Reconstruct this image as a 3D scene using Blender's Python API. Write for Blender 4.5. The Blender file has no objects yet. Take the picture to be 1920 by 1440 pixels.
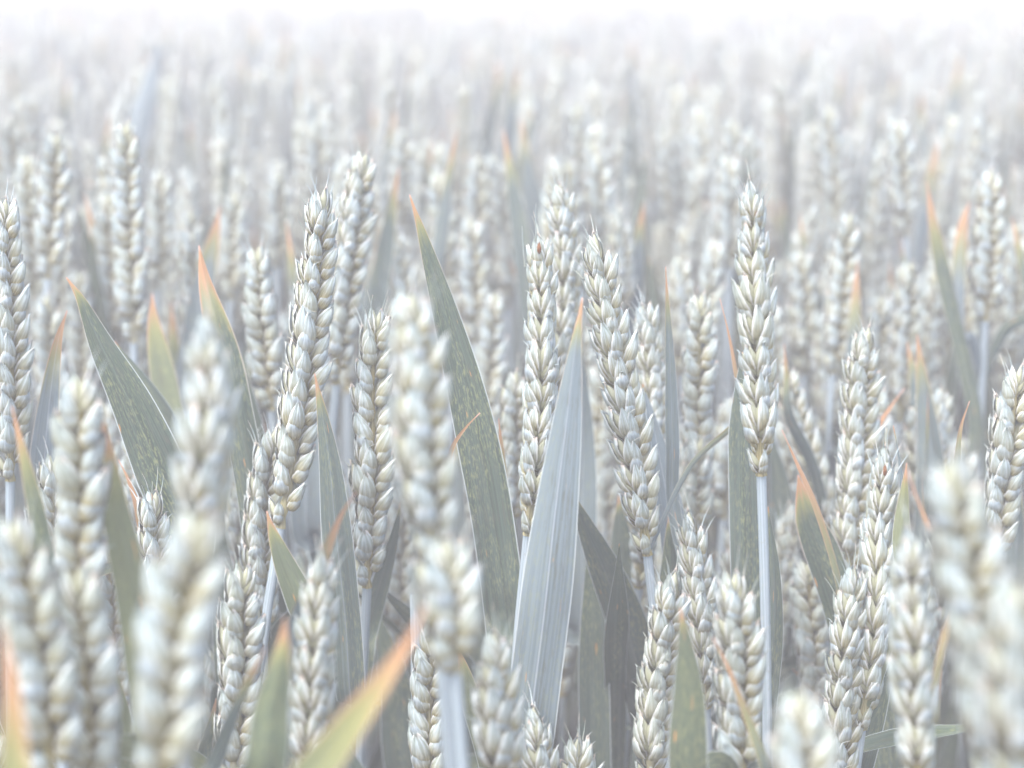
import bpy, math, random
import numpy as np
from mathutils import Vector, Matrix, Quaternion

R = math.radians
rng = random.Random(11)
scn = bpy.context.scene
COL = scn.collection

# ------------------------------------------------------------------ camera, sky, sun, exposure
CAM_H, PITCH, LENS, FOCUS = 0.86, R(12.4), 70.0, 0.60
cam_d = bpy.data.cameras.new('camera')
cam = bpy.data.objects.new('camera', cam_d)
COL.objects.link(cam)
scn.camera = cam
cam.location = (0, 0, CAM_H)
cam.rotation_euler = (R(90) - PITCH, 0, 0)
cam_d.lens = LENS
cam_d.sensor_width = 36.0
cam_d.clip_start = 0.01
cam_d.clip_end = 600.0
cam_d.dof.use_dof = True
cam_d.dof.focus_distance = FOCUS
cam_d.dof.aperture_fstop = 8.4

SUN_EL, SUN_AZ = R(64), R(-140)          # azimuth measured from +Y (ahead) towards +X
world = bpy.data.worlds.new('World')
scn.world = world
world.use_nodes = True
wn = world.node_tree.nodes
wl = world.node_tree.links
wn.clear()
sky = wn.new('ShaderNodeTexSky')
sky.sky_type = 'NISHITA'
sky.sun_disc = False
sky.sun_elevation = SUN_EL
sky.sun_rotation = SUN_AZ
sky.air_density = 0.8
sky.dust_density = 4.0
sky.ozone_density = 1.0
bg = wn.new('ShaderNodeBackground')
bg.inputs['Strength'].default_value = 0.13
wo = wn.new('ShaderNodeOutputWorld')
hs = wn.new('ShaderNodeHueSaturation')      # thin even cloud: the sky's blue is mostly veiled
hs.inputs['Saturation'].default_value = 0.7
wl.new(sky.outputs[0], hs.inputs['Color'])
wl.new(hs.outputs[0], bg.inputs[0])
wl.new(bg.outputs[0], wo.inputs[0])

sun_d = bpy.data.lights.new('sun', 'SUN')
sun_d.energy = 1.25
sun_d.angle = R(60)
sun_d.color = (1.0, 0.95, 0.9)
sun = bpy.data.objects.new('sun', sun_d)
COL.objects.link(sun)
sd = Vector((math.sin(SUN_AZ) * math.cos(SUN_EL), math.cos(SUN_AZ) * math.cos(SUN_EL), math.sin(SUN_EL)))
sun.rotation_euler = (-sd).to_track_quat('-Z', 'Y').to_euler()

scn.view_settings.view_transform = 'Standard'
scn.view_settings.look = 'None'
scn.view_settings.exposure = 2.05
scn.view_settings.gamma = 1.0
scn.cycles.max_bounces = 7
scn.cycles.diffuse_bounces = 4
scn.cycles.transmission_bounces = 4
scn.cycles.glossy_bounces = 2
scn.cycles.caustics_reflective = False
scn.cycles.caustics_refractive = False
scn.cycles.use_denoising = True
scn.render.use_persistent_data = False

# ------------------------------------------------------------------ picture <-> place
F_PX = LENS / 36.0 * 1920
FWD = Vector((0, math.cos(PITCH), -math.sin(PITCH)))
UPV = Vector((0, math.sin(PITCH), math.cos(PITCH)))
CAM = Vector((0, 0, CAM_H))

def ray(px, py):
    return FWD + Vector(((px - 960) / F_PX, 0, 0)) - UPV * ((py - 720) / F_PX)

def stand(px, py, s):
    """a point of the field seen in direction (px, py) at the distance where things show at size s"""
    return CAM + ray(px, py) * (FOCUS / s)

def on_plane(px, py, y):
    r = ray(px, py)
    return CAM + r * (y / r.y)

def project(p):
    d = p - CAM
    z = d.dot(FWD)
    return 960 + F_PX * d.x / z, 720 - F_PX * d.dot(UPV) / z, z

# ------------------------------------------------------------------ object helpers
def link(o):
    COL.objects.link(o)
    return o

def thing(name, loc, label, cat, group=None):
    o = link(bpy.data.objects.new(name, None))
    o.empty_display_size = 0.02
    o.location = loc
    o['label'] = label
    o['category'] = cat
    if group:
        o['group'] = group
    return o

def child(name, mesh, parent, loc=(0, 0, 0)):
    o = link(bpy.data.objects.new(name, mesh))
    o.parent = parent
    o.location = loc
    return o

def mesh_np(name, V, Q, mats, attrs=None, tris=None, matidx=None):
    """V (n,3), Q (m,4) quads, tris (k,3)"""
    me = bpy.data.meshes.new(name)
    V = np.asarray(V, np.float32)
    Q = np.asarray(Q, np.int32).reshape(-1, 4)
    T = np.asarray(tris if tris is not None else np.zeros((0, 3)), np.int32).reshape(-1, 3)
    nl = Q.size + T.size
    me.vertices.add(len(V))
    me.vertices.foreach_set('co', V.ravel())
    me.loops.add(nl)
    me.loops.foreach_set('vertex_index', np.concatenate([Q.ravel(), T.ravel()]))
    npoly = len(Q) + len(T)
    me.polygons.add(npoly)
    starts = np.concatenate([np.arange(len(Q)) * 4, Q.size + np.arange(len(T)) * 3]).astype(np.int32)
    me.polygons.foreach_set('loop_start', starts)
    me.polygons.foreach_set('use_smooth', np.ones(npoly, bool))
    for m in mats:
        me.materials.append(m)
    if matidx is not None:
        me.polygons.foreach_set('material_index', np.asarray(matidx, np.int32))
    for k, a in (attrs or {}).items():
        at = me.attributes.new(k, 'FLOAT', 'POINT')
        at.data.foreach_set('value', np.asarray(a, np.float32))
    me.update(calc_edges=True)
    return me

# ------------------------------------------------------------------ materials
def new_mat(name):
    m = bpy.data.materials.new(name)
    m.use_nodes = True
    nt = m.node_tree
    nt.nodes.clear()
    return m, nt.nodes, nt.links

class NB:
    def __init__(s, name):
        s.m, s.n, s.l = new_mat(name)
    def node(s, t, **kw):
        n = s.n.new(t)
        for k, v in kw.items():
            setattr(n, k, v)
        return n
    def put(s, sock, v):
        if hasattr(v, 'links') or hasattr(v, 'is_output'):
            s.l.new(v, sock)
        else:
            sock.default_value = v
    def attr(s, name):
        return s.node('ShaderNodeAttribute', attribute_name=name).outputs['Fac']
    def math(s, op, a, b=0.0, c=0.0, clamp=False):
        n = s.node('ShaderNodeMath', operation=op, use_clamp=clamp)
        s.put(n.inputs[0], a); s.put(n.inputs[1], b)
        if len(n.inputs) > 2: s.put(n.inputs[2], c)
        return n.outputs[0]
    def ss(s, v, a, b, lo=0.0, hi=1.0):
        n = s.node('ShaderNodeMapRange', interpolation_type='SMOOTHSTEP')
        s.put(n.inputs[0], v); s.put(n.inputs[1], a); s.put(n.inputs[2], b)
        s.put(n.inputs[3], lo); s.put(n.inputs[4], hi)
        return n.outputs[0]
    def mix(s, f, a, b):
        n = s.node('ShaderNodeMix', data_type='RGBA')
        s.put(n.inputs[0], f)
        for i, v in ((6, a), (7, b)):
            s.put(n.inputs[i], (*v, 1) if isinstance(v, tuple) and len(v) == 3 else v)
        return n.outputs[2]
    def comb(s, x, y, z):
        n = s.node('ShaderNodeCombineXYZ')
        s.put(n.inputs[0], x); s.put(n.inputs[1], y); s.put(n.inputs[2], z)
        return n.outputs[0]
    def noise(s, vec, scale, detail=2.0, rough=0.5):
        n = s.node('ShaderNodeTexNoise')
        if vec is not None: s.l.new(vec, n.inputs['Vector'])
        n.inputs['Scale'].default_value = scale
        n.inputs['Detail'].default_value = detail
        n.inputs['Roughness'].default_value = rough
        return n.outputs['Fac']
    def finish(s, col, rough=0.6, bump=None, trans=0.25, tcol=None, spec=0.3, bstr=0.4, bdist=0.0003):
        p = s.node('ShaderNodeBsdfPrincipled')
        s.put(p.inputs['Base Color'], col if not isinstance(col, tuple) else (*col, 1))
        s.put(p.inputs['Roughness'], rough)
        p.inputs['Specular IOR Level'].default_value = spec
        out = s.node('ShaderNodeOutputMaterial')
        nrm = None
        if bump is not None:
            b = s.node('ShaderNodeBump')
            b.inputs['Strength'].default_value = bstr
            b.inputs['Distance'].default_value = bdist
            s.l.new(bump, b.inputs['Height'])
            nrm = b.outputs[0]
            s.l.new(nrm, p.inputs['Normal'])
        if trans > 0:
            t = s.node('ShaderNodeBsdfTranslucent')
            s.put(t.inputs['Color'], tcol if tcol is not None else col)
            if nrm is not None: s.l.new(nrm, t.inputs['Normal'])
            mx = s.node('ShaderNodeMixShader')
            mx.inputs[0].default_value = trans
            s.l.new(p.outputs[0], mx.inputs[1]); s.l.new(t.outputs[0], mx.inputs[2])
            s.l.new(mx.outputs[0], out.inputs[0])
        else:
            s.l.new(p.outputs[0], out.inputs[0])
        return s.m

def make_husk():
    b = NB('waxy_husk')
    u, a, inn = b.attr('along'), b.attr('across'), b.attr('inner')
    rnd = b.node('ShaderNodeObjectInfo').outputs['Random']
    geo = b.node('ShaderNodeTexCoord').outputs['Object']
    wv = b.math('ADD', b.math('MULTIPLY', a, 6.0), b.math('MULTIPLY', rnd, 40.0))
    cv = b.comb(wv, b.math('MULTIPLY', u, 0.8), 0.0)
    veins = b.noise(cv, 3.2, 2.0)
    n2 = b.noise(geo, 520.0, 3.0)
    wob = b.noise(b.comb(wv, b.math('MULTIPLY', u, 0.5), 7.0), 1.2, 1.0)
    stripe = b.math('COSINE', b.math('ADD', b.math('MULTIPLY', a, 25.0), b.math('MULTIPLY', wob, 9.0)))
    wax = b.mix(b.ss(stripe, -0.7, 0.5), (0.27, 0.335, 0.305), (0.50, 0.60, 0.635))
    fine = b.math('COSINE', b.math('ADD', b.math('MULTIPLY', a, 56.0), b.math('MULTIPLY', wob, 14.0)))
    wax = b.mix(b.ss(fine, -0.55, -0.95, 0, 0.6), wax, (0.25, 0.29, 0.24))
    rim = b.ss(b.math('ABSOLUTE', b.math('SUBTRACT', a, 0.5)), 0.30, 0.40)
    wax = b.mix(b.math('MULTIPLY', rim, 0.6), wax, (0.68, 0.77, 0.81))
    pm = b.ss(b.math('ABSOLUTE', b.math('SUBTRACT', inn, 1.0)), 0.5, 0.1)
    gm = b.ss(inn, 1.4, 1.9)
    gl = b.mix(b.math('MAXIMUM', b.ss(stripe, 0.2, 1.3), b.math('MAXIMUM', b.ss(b.math('ABSOLUTE', b.math('SUBTRACT', a, 0.5)), 0.22, 0.34), b.ss(u, 0.70, 0.88))), (0.19, 0.255, 0.30), (0.46, 0.56, 0.65))
    wax = b.mix(b.math('MULTIPLY', gm, b.ss(u, 1.0, 0.72)), wax, gl)
    wax = b.mix(b.ss(veins, 0.60, 0.40, 0, 0.45), wax, (0.30, 0.35, 0.36))
    wax = b.mix(b.ss(n2, 0.42, 0.75, 0, 0.35), wax, (0.50, 0.54, 0.50))
    base = b.mix(b.ss(veins, 0.35, 0.65), (0.22, 0.18, 0.05), (0.45, 0.39, 0.19))
    low = b.ss(b.math('ADD', u, b.math('MULTIPLY', n2, 0.3)), 0.32, 1.0)
    col = b.mix(low, base, wax)  # unwaxed beige base, with recess shade and lit tips put into the colour
    col = b.mix(b.ss(rnd, 0.45, 1.0, 0, 0.35), col, (0.40, 0.43, 0.33))
    col = b.mix(b.ss(rnd, 0.35, 0.0, 0, 0.25), col, (0.40, 0.50, 0.55))
    # thin pale membrane along the free edge, rosy papery beak
    edge = b.ss(b.math('ABSOLUTE', b.math('SUBTRACT', a, 0.5)), 0.40, 0.47)
    col = b.mix(b.math('MULTIPLY', edge, 0.7), col, (0.76, 0.78, 0.76))
    green = b.ss(b.math('ABSOLUTE', b.math('SUBTRACT', b.math('ABSOLUTE', b.math('SUBTRACT', a, 0.5)), 0.33)), 0.035, 0.0)
    col = b.mix(b.math('MULTIPLY', green, 0.6), col, (0.20, 0.225, 0.14))
    tip = b.math('MULTIPLY', b.ss(u, 0.84, 1.0), b.ss(b.noise(geo, 180.0, 1.0), 0.40, 0.6))
    col = b.mix(b.math('MULTIPLY', tip, 0.75), col, (0.82, 0.66, 0.56))
    col = b.mix(b.math('MULTIPLY', pm, 0.75), col, (0.40, 0.41, 0.27))
    # odd rusty stain
    st = b.ss(b.noise(geo, 130.0, 1.0), 0.73, 0.78)
    col = b.mix(b.math('MULTIPLY', st, 0.7), col, (0.55, 0.28, 0.12))
    bump = b.math('ADD', veins, b.math('MULTIPLY', n2, 0.3))
    return b.finish(col, 0.66, bump, 0.15, bstr=0.9, bdist=0.0004)

def make_leaf_mat():
    b = NB('wheat_leaf_blade')
    a, td, tone, d = b.attr('across'), b.attr('tipd'), b.attr('tone'), b.attr('dist')
    seed = b.attr('seed')
    v = b.comb(b.math('ADD', a, seed), b.math('MULTIPLY', d, 6.0), seed)
    veins = b.noise(b.comb(b.math('MULTIPLY', a, 38.0), b.math('MULTIPLY', d, 5.0), seed), 1.0, 1.0)
    vein2 = b.math('SINE', b.math('MULTIPLY', a, 190.0))
    broad = b.noise(b.comb(b.math('MULTIPLY', a, 3.0), b.math('MULTIPLY', d, 16.0), seed), 1.0, 3.0)
    green = b.mix(b.ss(veins, 0.35, 0.65), (0.034, 0.058, 0.038), (0.072, 0.108, 0.076))
    blue = b.mix(b.ss(veins, 0.35, 0.65), (0.165, 0.215, 0.255), (0.225, 0.285, 0.335))
    col = b.mix(b.math('ADD', tone, b.math('MULTIPLY', b.math('SUBTRACT', broad, 0.5), 0.35), clamp=True), green, blue)
    col = b.mix(b.math('MULTIPLY', tone, -1.0, clamp=True), col, (0.25, 0.28, 0.15))
    # yellow flecks, long with the veins
    fl = b.noise(b.comb(b.math('MULTIPLY', a, 30.0), b.math('MULTIPLY', d, 360.0), seed), 1.0, 2.0, 0.65)
    flm = b.noise(b.comb(b.math('MULTIPLY', a, 2.0), b.math('MULTIPLY', d, 22.0), b.math('ADD', seed, 4.0)), 1.0, 2.0)
    fleck = b.math('MULTIPLY', b.ss(fl, 0.50, 0.62), b.ss(flm, 0.34, 0.60))
    col = b.mix(b.math('MULTIPLY', fleck, b.ss(tone, 0.9, 0.1, 0.15, 0.65)), col, (0.26, 0.28, 0.13))
    dk = b.noise(b.comb(b.math('MULTIPLY', a, 22.0), b.math('MULTIPLY', d, 110.0), b.math('ADD', seed, 9.0)), 1.0, 3.0, 0.7)
    col = b.mix(b.math('MULTIPLY', b.math('MULTIPLY', b.ss(dk, 0.50, 0.66), b.ss(flm, 0.72, 0.36)), 0.7), col, (0.10, 0.105, 0.08))
    rust = b.noise(b.comb(b.math('MULTIPLY', a, 9.0), b.math('MULTIPLY', d, 90.0), b.math('ADD', seed, 2.0)), 1.0, 1.0)
    col = b.mix(b.math('MULTIPLY', b.ss(rust, 0.74, 0.79), 0.85), col, (0.50, 0.26, 0.09))
    # ageing from the tip down and in from the margins
    mar = b.math('ABSOLUTE', b.math('SUBTRACT', a, 0.5))
    wob = b.math('MULTIPLY', b.math('SUBTRACT', broad, 0.5), 1.7)
    t2 = b.math('ADD', b.math('SUBTRACT', td, b.math('MULTIPLY', b.ss(mar, 0.36, 0.5), 0.7)), wob)
    col = b.mix(b.ss(t2, 2.6, 1.1, 0, 0.8), col, (0.27, 0.27, 0.10))
    col = b.mix(b.ss(t2, 1.55, 0.45), col, (0.44, 0.245, 0.13))
    col = b.mix(b.ss(td, 0.22, 0.05), col, (0.60, 0.38, 0.30))
    edge = b.ss(mar, 0.475, 0.49)
    col = b.mix(b.math('MULTIPLY', edge, 0.8), col, b.mix(b.ss(td, 6.0, 1.5), (0.60, 0.66, 0.68), (0.78, 0.60, 0.46)))
    mid = b.ss(mar, 0.022, 0.008)
    col = b.mix(b.math('MULTIPLY', mid, b.math('MULTIPLY', b.math('MAXIMUM', tone, 0.0), 0.45)), col, (0.60, 0.66, 0.78))
    bump = b.math('ADD', b.math('MULTIPLY', veins, 0.35), b.math('MULTIPLY', fl, 0.35))
    return b.finish(col, 0.55, bump, 0.14, bstr=0.45, bdist=0.0003)

def make_stem_mat():
    b = NB('waxy_stem')
    a, u = b.attr('across'), b.attr('along')
    geo = b.node('ShaderNodeTexCoord').outputs['Object']
    st = b.noise(b.comb(b.math('MULTIPLY', a, 22.0), b.math('MULTIPLY', u, 7.0), 0.0), 1.0, 2.0)
    sp = b.noise(geo, 900.0, 2.0)
    col = b.mix(b.ss(st, 0.35, 0.65), (0.25, 0.315, 0.35), (0.37, 0.44, 0.49))
    col = b.mix(b.ss(sp, 0.62, 0.70, 0, 0.5), col, (0.28, 0.31, 0.30))
    # bare greenish straw low on the culm, darkened to paint the shade between plants
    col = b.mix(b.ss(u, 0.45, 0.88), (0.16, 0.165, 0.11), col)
    return b.finish(col, 0.55, st, 0.08, bstr=0.3)

def make_soil():
    b = NB('dry_soil')
    geo = b.node('ShaderNodeTexCoord').outputs['Object']
    n = b.noise(geo, 18.0, 8.0, 0.65)
    n2 = b.noise(geo, 3.0, 3.0)
    col = b.mix(b.ss(n, 0.3, 0.7), (0.06, 0.045, 0.03), (0.20, 0.155, 0.105))
    col = b.mix(b.ss(n2, 0.4, 0.7, 0, 0.4), col, (0.25, 0.22, 0.15))
    return b.finish(col, 0.95, n, 0.0, bstr=1.0, bdist=0.02)

HUSK, LEAF, STEM, SOIL = make_husk(), make_leaf_mat(), make_stem_mat(), make_soil()

# ------------------------------------------------------------------ spikelets
class Geo:
    """collects patches in numpy"""
    def __init__(s):
        s.V, s.Q, s.A, s.C, s.I, s.n = [], [], [], [], [], 0
    def grid(s, P, nu, nv, along, across, inner, flip=False):
        i, j = np.meshgrid(np.arange(nu - 1), np.arange(nv - 1), indexing='ij')
        a = (i * nv + j).ravel()
        q = np.stack([a, a + 1, a + nv + 1, a + nv], 1) + s.n
        if flip:
            q = q[:, ::-1]
        s.V.append(P); s.Q.append(q)
        s.A.append(along); s.C.append(across); s.I.append(np.full(len(P), inner))
        s.n += len(P)
    def arrays(s):
        return np.concatenate(s.V), np.concatenate(s.Q), dict(along=np.concatenate(s.A), across=np.concatenate(s.C), inner=np.concatenate(s.I))

def rot(axis, ang):
    return np.array(Matrix.Rotation(ang, 3, axis))

def pod(g, L, W, T, phimax, M, off, mirror, inner=0.0, nu=11, nv=9, beak=0.0, curl=0.0, p=0.72, q=0.8, hook=0.0):
    us = np.linspace(0.0, 1.0, nu) ** 0.9
    vs = np.linspace(-1, 1, nv)
    U, Vv = np.meshgrid(us, vs, indexing='ij')
    f = np.sin(np.pi * np.clip(U, 0.0, 1.0) ** p) ** q
    f = np.maximum(f, 0.0)
    f[0, :] = 0.16
    f[-1, :] = 0.16 if inner != 1.0 else 0.03
    ph = Vv * phimax
    keel = 1.0 + 0.16 * np.exp(-(Vv / 0.16) ** 2)
    ridge = 1.0 + 0.025 * np.cos(Vv * 21.0)
    x = W / 2 * f * np.sin(ph) * ridge
    y = T * f * np.cos(ph) * keel * ridge
    z = L * U + 0.0 * x
    y = y - curl * L * (U ** 2.2)
    y = y + hook * L * np.clip(U - 0.8, 0, 1) ** 2 * 12
    if inner != 1.0 and nu > 6:
        rr = random.Random(int(L * 9973 + W * 131) + (7 if mirror else 0))
        col = np.array([rr.uniform(-1, 1) for _ in range(nv)])
        ramp = np.clip((U - .68) / .32, 0, 1)
        z = z + L * .10 * ramp * col[None, :]
        y = y + .35 * ramp * np.array([rr.uniform(-1, 1) for _ in range(nv)])[None, :]
        wr = np.array([[rr.uniform(-1, 1) for _ in range(nv)] for _ in range(nu)])
        x = x * (1 + .10 * np.abs(Vv) ** 5) + .07 * wr
        y = y + .09 * wr
    P = np.stack([x.ravel(), y.ravel(), z.ravel()], 1)
    if beak > 0:
        # narrow beak carrying on from the apex
        pass
    P = P @ M.T + np.array(off)
    if mirror:
        P[:, 1] *= -1
    g.grid(P, nu, nv, U.ravel(), (Vv.ravel() + 1) / 2, inner, flip=mirror)
    if beak > 0:
        awn_like = beak > 3
        hsh = math.sin(L * 91.7 + W * 13.1) 
        bend, bend2 = (0.15, 0.1) if awn_like else (0.5 * hsh, 0.35 + 0.5 * math.cos(L * 57.0))
        nb = 5
        t = np.linspace(0, 1, nb)
        k = 4
        ang = np.linspace(0, 2 * np.pi, k)
        TT, AA = np.meshgrid(t, ang, indexing='ij')
        r = (0.24 if awn_like else 0.2) * (1 - TT) + 0.04
        bx = r * np.cos(AA) + bend * beak * TT ** 2
        by = r * np.sin(AA) + T * 0.05 - curl * L + hook * L * 0.48 + beak * bend2 * TT ** 2
        bz = L * 0.985 + beak * TT
        B = np.stack([bx.ravel(), by.ravel(), bz.ravel()], 1) @ M.T + np.array(off)
        if mirror:
            B[:, 1] *= -1
        g.grid(B, nb, k, np.full(nb * k, 0.93), np.full(nb * k, 0.5), 0.0, flip=mirror)

def spikelet_arrays(seed, awn=0.0, lod=0, florets=4):
    r = random.Random(seed)
    g = Geo()
    j = lambda s: r.uniform(-s, s)
    nu, nv = ((12, 10), (8, 6), (5, 4))[lod]
    def half(mir, gl_tilt, L, tilt, z0, y0):
        M = rot('Z', R(-22 + j(8))) @ rot('X', R(-(gl_tilt + j(3))))
        return M
    for mir in (False, True):
        M = rot('Z', R(-20 + j(8))) @ rot('X', -R(27 + j(3)))
        pod(g, 6.7 + j(.5), 4.5, 1.8, R(100), M, (0.25, 0.75, 0.0), mir, 2.0, nu, nv, beak=0.9 + r.random() * .6, curl=0.12, p=0.78, q=0.5, hook=0.02)
    specs = [(False, 10.6, 23, 1.0, 0.5, 4.8), (True, 10.2, 23, 1.5, 0.5, 4.6), (False, 9.8, 13, 3.0, 0.3, 4.3), (True, 8.6, 12, 4.0, 0.3, 4.0)][:florets]
    for mir, L, tl, z0, y0, W in specs:
        L += j(.8)
        M = rot('Z', R(-6 + j(10))) @ rot('X', -R(tl + j(4.5)))
        aw = (awn * r.uniform(.6, 1.3)) if awn else r.choice((0.7, 1.0, 1.6, 2.2))
        pod(g, L, W * r.uniform(.9, 1.05), 2.0, R(102), M, (j(.3), y0, z0), mir, 0.0, nu, nv, beak=aw, curl=0.08 + j(.05), p=0.78 + j(.1), q=0.68 + j(.1), hook=r.uniform(0, .03))
        if lod < 2:
            pod(g, L * .90, W * .76, 1.3, R(180), M, (0, y0 - 0.35, z0 + .3), mir, 1.0, nu - 2, nv, curl=0.05)
    V, Q, A = g.arrays()
    return V * 0.001, Q, A

SPK = [spikelet_arrays(100 + k) for k in range(6)] + [spikelet_arrays(200 + k, awn=6.5) for k in range(2)] + [spikelet_arrays(300 + k, florets=2) for k in range(2)]
SPK_ME = [mesh_np('spikelet', V, Q, [HUSK], A) for V, Q, A in SPK]
SPK_LO = [spikelet_arrays(100 + k, lod=2) for k in range(4)]
SPK_MID = [spikelet_arrays(100 + k, lod=1) for k in range(4)]

# ------------------------------------------------------------------ curves
def catmull(pts, n):
    """resample points (list of Vector) with a smooth curve, n points, even by arc"""
    P = [Vector(p) for p in pts]
    if len(P) == 2:
        P = [P[0], (P[0] + P[1]) / 2, P[1]]
    ext = [P[0] * 2 - P[1]] + P + [P[-1] * 2 - P[-2]]
    out = []
    for i in range(1, len(ext) - 2):
        a, b, c, d = ext[i - 1:i + 3]
        for k in range(16):
            t = k / 16
            out.append(0.5 * ((2 * b) + (c - a) * t + (2 * a - 5 * b + 4 * c - d) * t * t + (3 * b - a - 3 * c + d) * t ** 3))
    out.append(P[-1])
    A = np.array([list(v) for v in out])
    seg = np.linalg.norm(np.diff(A, axis=0), axis=1)
    s = np.concatenate([[0], np.cumsum(seg)])
    q = np.linspace(0, s[-1], n)
    return np.stack([np.interp(q, s, A[:, k]) for k in range(3)], 1), s[-1]

def tangents(A):
    T = np.gradient(A, axis=0)
    return T / np.linalg.norm(T, axis=1)[:, None]

def tube(A, rad, nv=9):
    n = len(A)
    T = tangents(A)
    ref = np.array([1.0, 0.13, 0.05])
    X = np.cross(T, ref); X /= np.linalg.norm(X, axis=1)[:, None]
    Y = np.cross(T, X)
    th = np.linspace(0, 2 * np.pi, nv)
    P = A[:, None, :] + rad[:, None, None] * (np.cos(th)[None, :, None] * X[:, None, :] + np.sin(th)[None, :, None] * Y[:, None, :])
    al = np.repeat(np.linspace(0, 1, n), nv)
    ac = np.tile(np.linspace(0, 1, nv), n)
    i, j = np.meshgrid(np.arange(n - 1), np.arange(nv - 1), indexing='ij')
    a = (i * nv + j).ravel()
    return P.reshape(-1, 3), np.stack([a, a + 1, a + nv + 1, a + nv], 1), al, ac

# ------------------------------------------------------------------ the ear: rachis + placing of spikelets
def ear_layout(A, length, az, seed, size=1.0):
    """A: points from base to tip. Returns list of (mesh index, 4x4 matrix) relative to A[0]."""
    r = random.Random(seed)
    T = tangents(A)
    n = max(6, int(round(length / (0.0046 * size))))
    out = []
    N = len(A)
    tm = 1 - 0.0072 * size / length
    c0 = Vector(A[0])
    spin = r.uniform(-0.5, 0.5)
    for k in range(n):
        t = (k + 0.3) / n
        x = t * (N - 1) * tm
        i = min(int(x), N - 2)
        p = Vector(A[i]) * (1 - (x - i)) + Vector(A[i + 1]) * (x - i)
        tg = Vector(T[i])
        sgn = 1 if k % 2 else -1
        a = az + spin * (t - .5) + r.uniform(-.09, .09)
        s = Vector((math.cos(a), math.sin(a), 0)) * sgn
        s = (s - tg * s.dot(tg)).normalized()
        lean = R(16 + r.uniform(-5, 5)) * (1.0 if t < .85 else .7)
        z = (tg * math.cos(lean) + s * math.sin(lean)).normalized()
        y = z.cross(s).normalized()
        xx = y.cross(z).normalized()
        sc = size * (0.62 + 0.38 * min(1, t / .14)) * (1.0 if t < .6 else 1.0 - .24 * (t - .6) / .4) * r.uniform(.90, 1.08)
        tw = R(r.uniform(-13, 13))
        M = Matrix((xx, y, z)).transposed().to_4x4()
        M = Matrix.Translation(p - c0 + s * 0.0011 * size) @ M @ Matrix.Rotation(tw, 4, 'Z') @ Matrix.Scale(sc, 4)
        idx = r.choice((8, 9)) if t < .07 else (r.choice((6, 7)) if t > .86 and r.random() < .6 else r.randrange(6))
        out.append((idx, M))
    tg = Vector(T[-1])
    s = Vector((-math.sin(az), math.cos(az), 0)); s = (s - tg * s.dot(tg)).normalized()
    y = tg.cross(s).normalized()
    M = Matrix((s, y, tg)).transposed().to_4x4()
    i = int((N - 1) * tm)
    M = Matrix.Translation(Vector(A[i]) - c0) @ M @ Matrix.Scale(0.78 * size, 4)
    out.append((r.choice((6, 7)), M))
    return out

def rachis_arrays(A, size):
    n = 30
    B = np.stack([np.interp(np.linspace(0, .95, n), np.linspace(0, 1, len(A)), A[:, k]) for k in range(3)], 1)
    rad = np.linspace(0.0015, 0.0007, n) * size * (1 + 0.25 * np.cos(np.arange(n) * np.pi))
    P, Q, al, ac = tube(B - A[0], rad, 7)
    return P, Q, dict(along=al * 0.12, across=ac, inner=np.zeros(len(P)))

def joined_ear(A, length, az, seed, lib, size=1.0):
    P, Q, at = rachis_arrays(A, size)
    Vs, Qs, As = [P], [Q], {k: [v] for k, v in at.items()}
    n = len(P)
    for idx, M in ear_layout(A, length, az, seed, size):
        V, q, a = lib[idx % len(lib)]
        m = np.array(M)
        Vs.append(V @ m[:3, :3].T + m[:3, 3]); Qs.append(q + n); n += len(V)
        for k in As: As[k].append(a[k])
    return mesh_np('ear', np.concatenate(Vs), np.concatenate(Qs), [HUSK], {k: np.concatenate(v) for k, v in As.items()})

def stem_mesh(A, base, r0=0.0021, r1=0.0015):
    """A from ground to ear base"""
    n = len(A)
    rad = np.linspace(r0, r1, n)
    P, Q, al, ac = tube(A - base, rad, 9)
    return mesh_np('stem', P, Q, [STEM], dict(along=al, across=ac))

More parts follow.
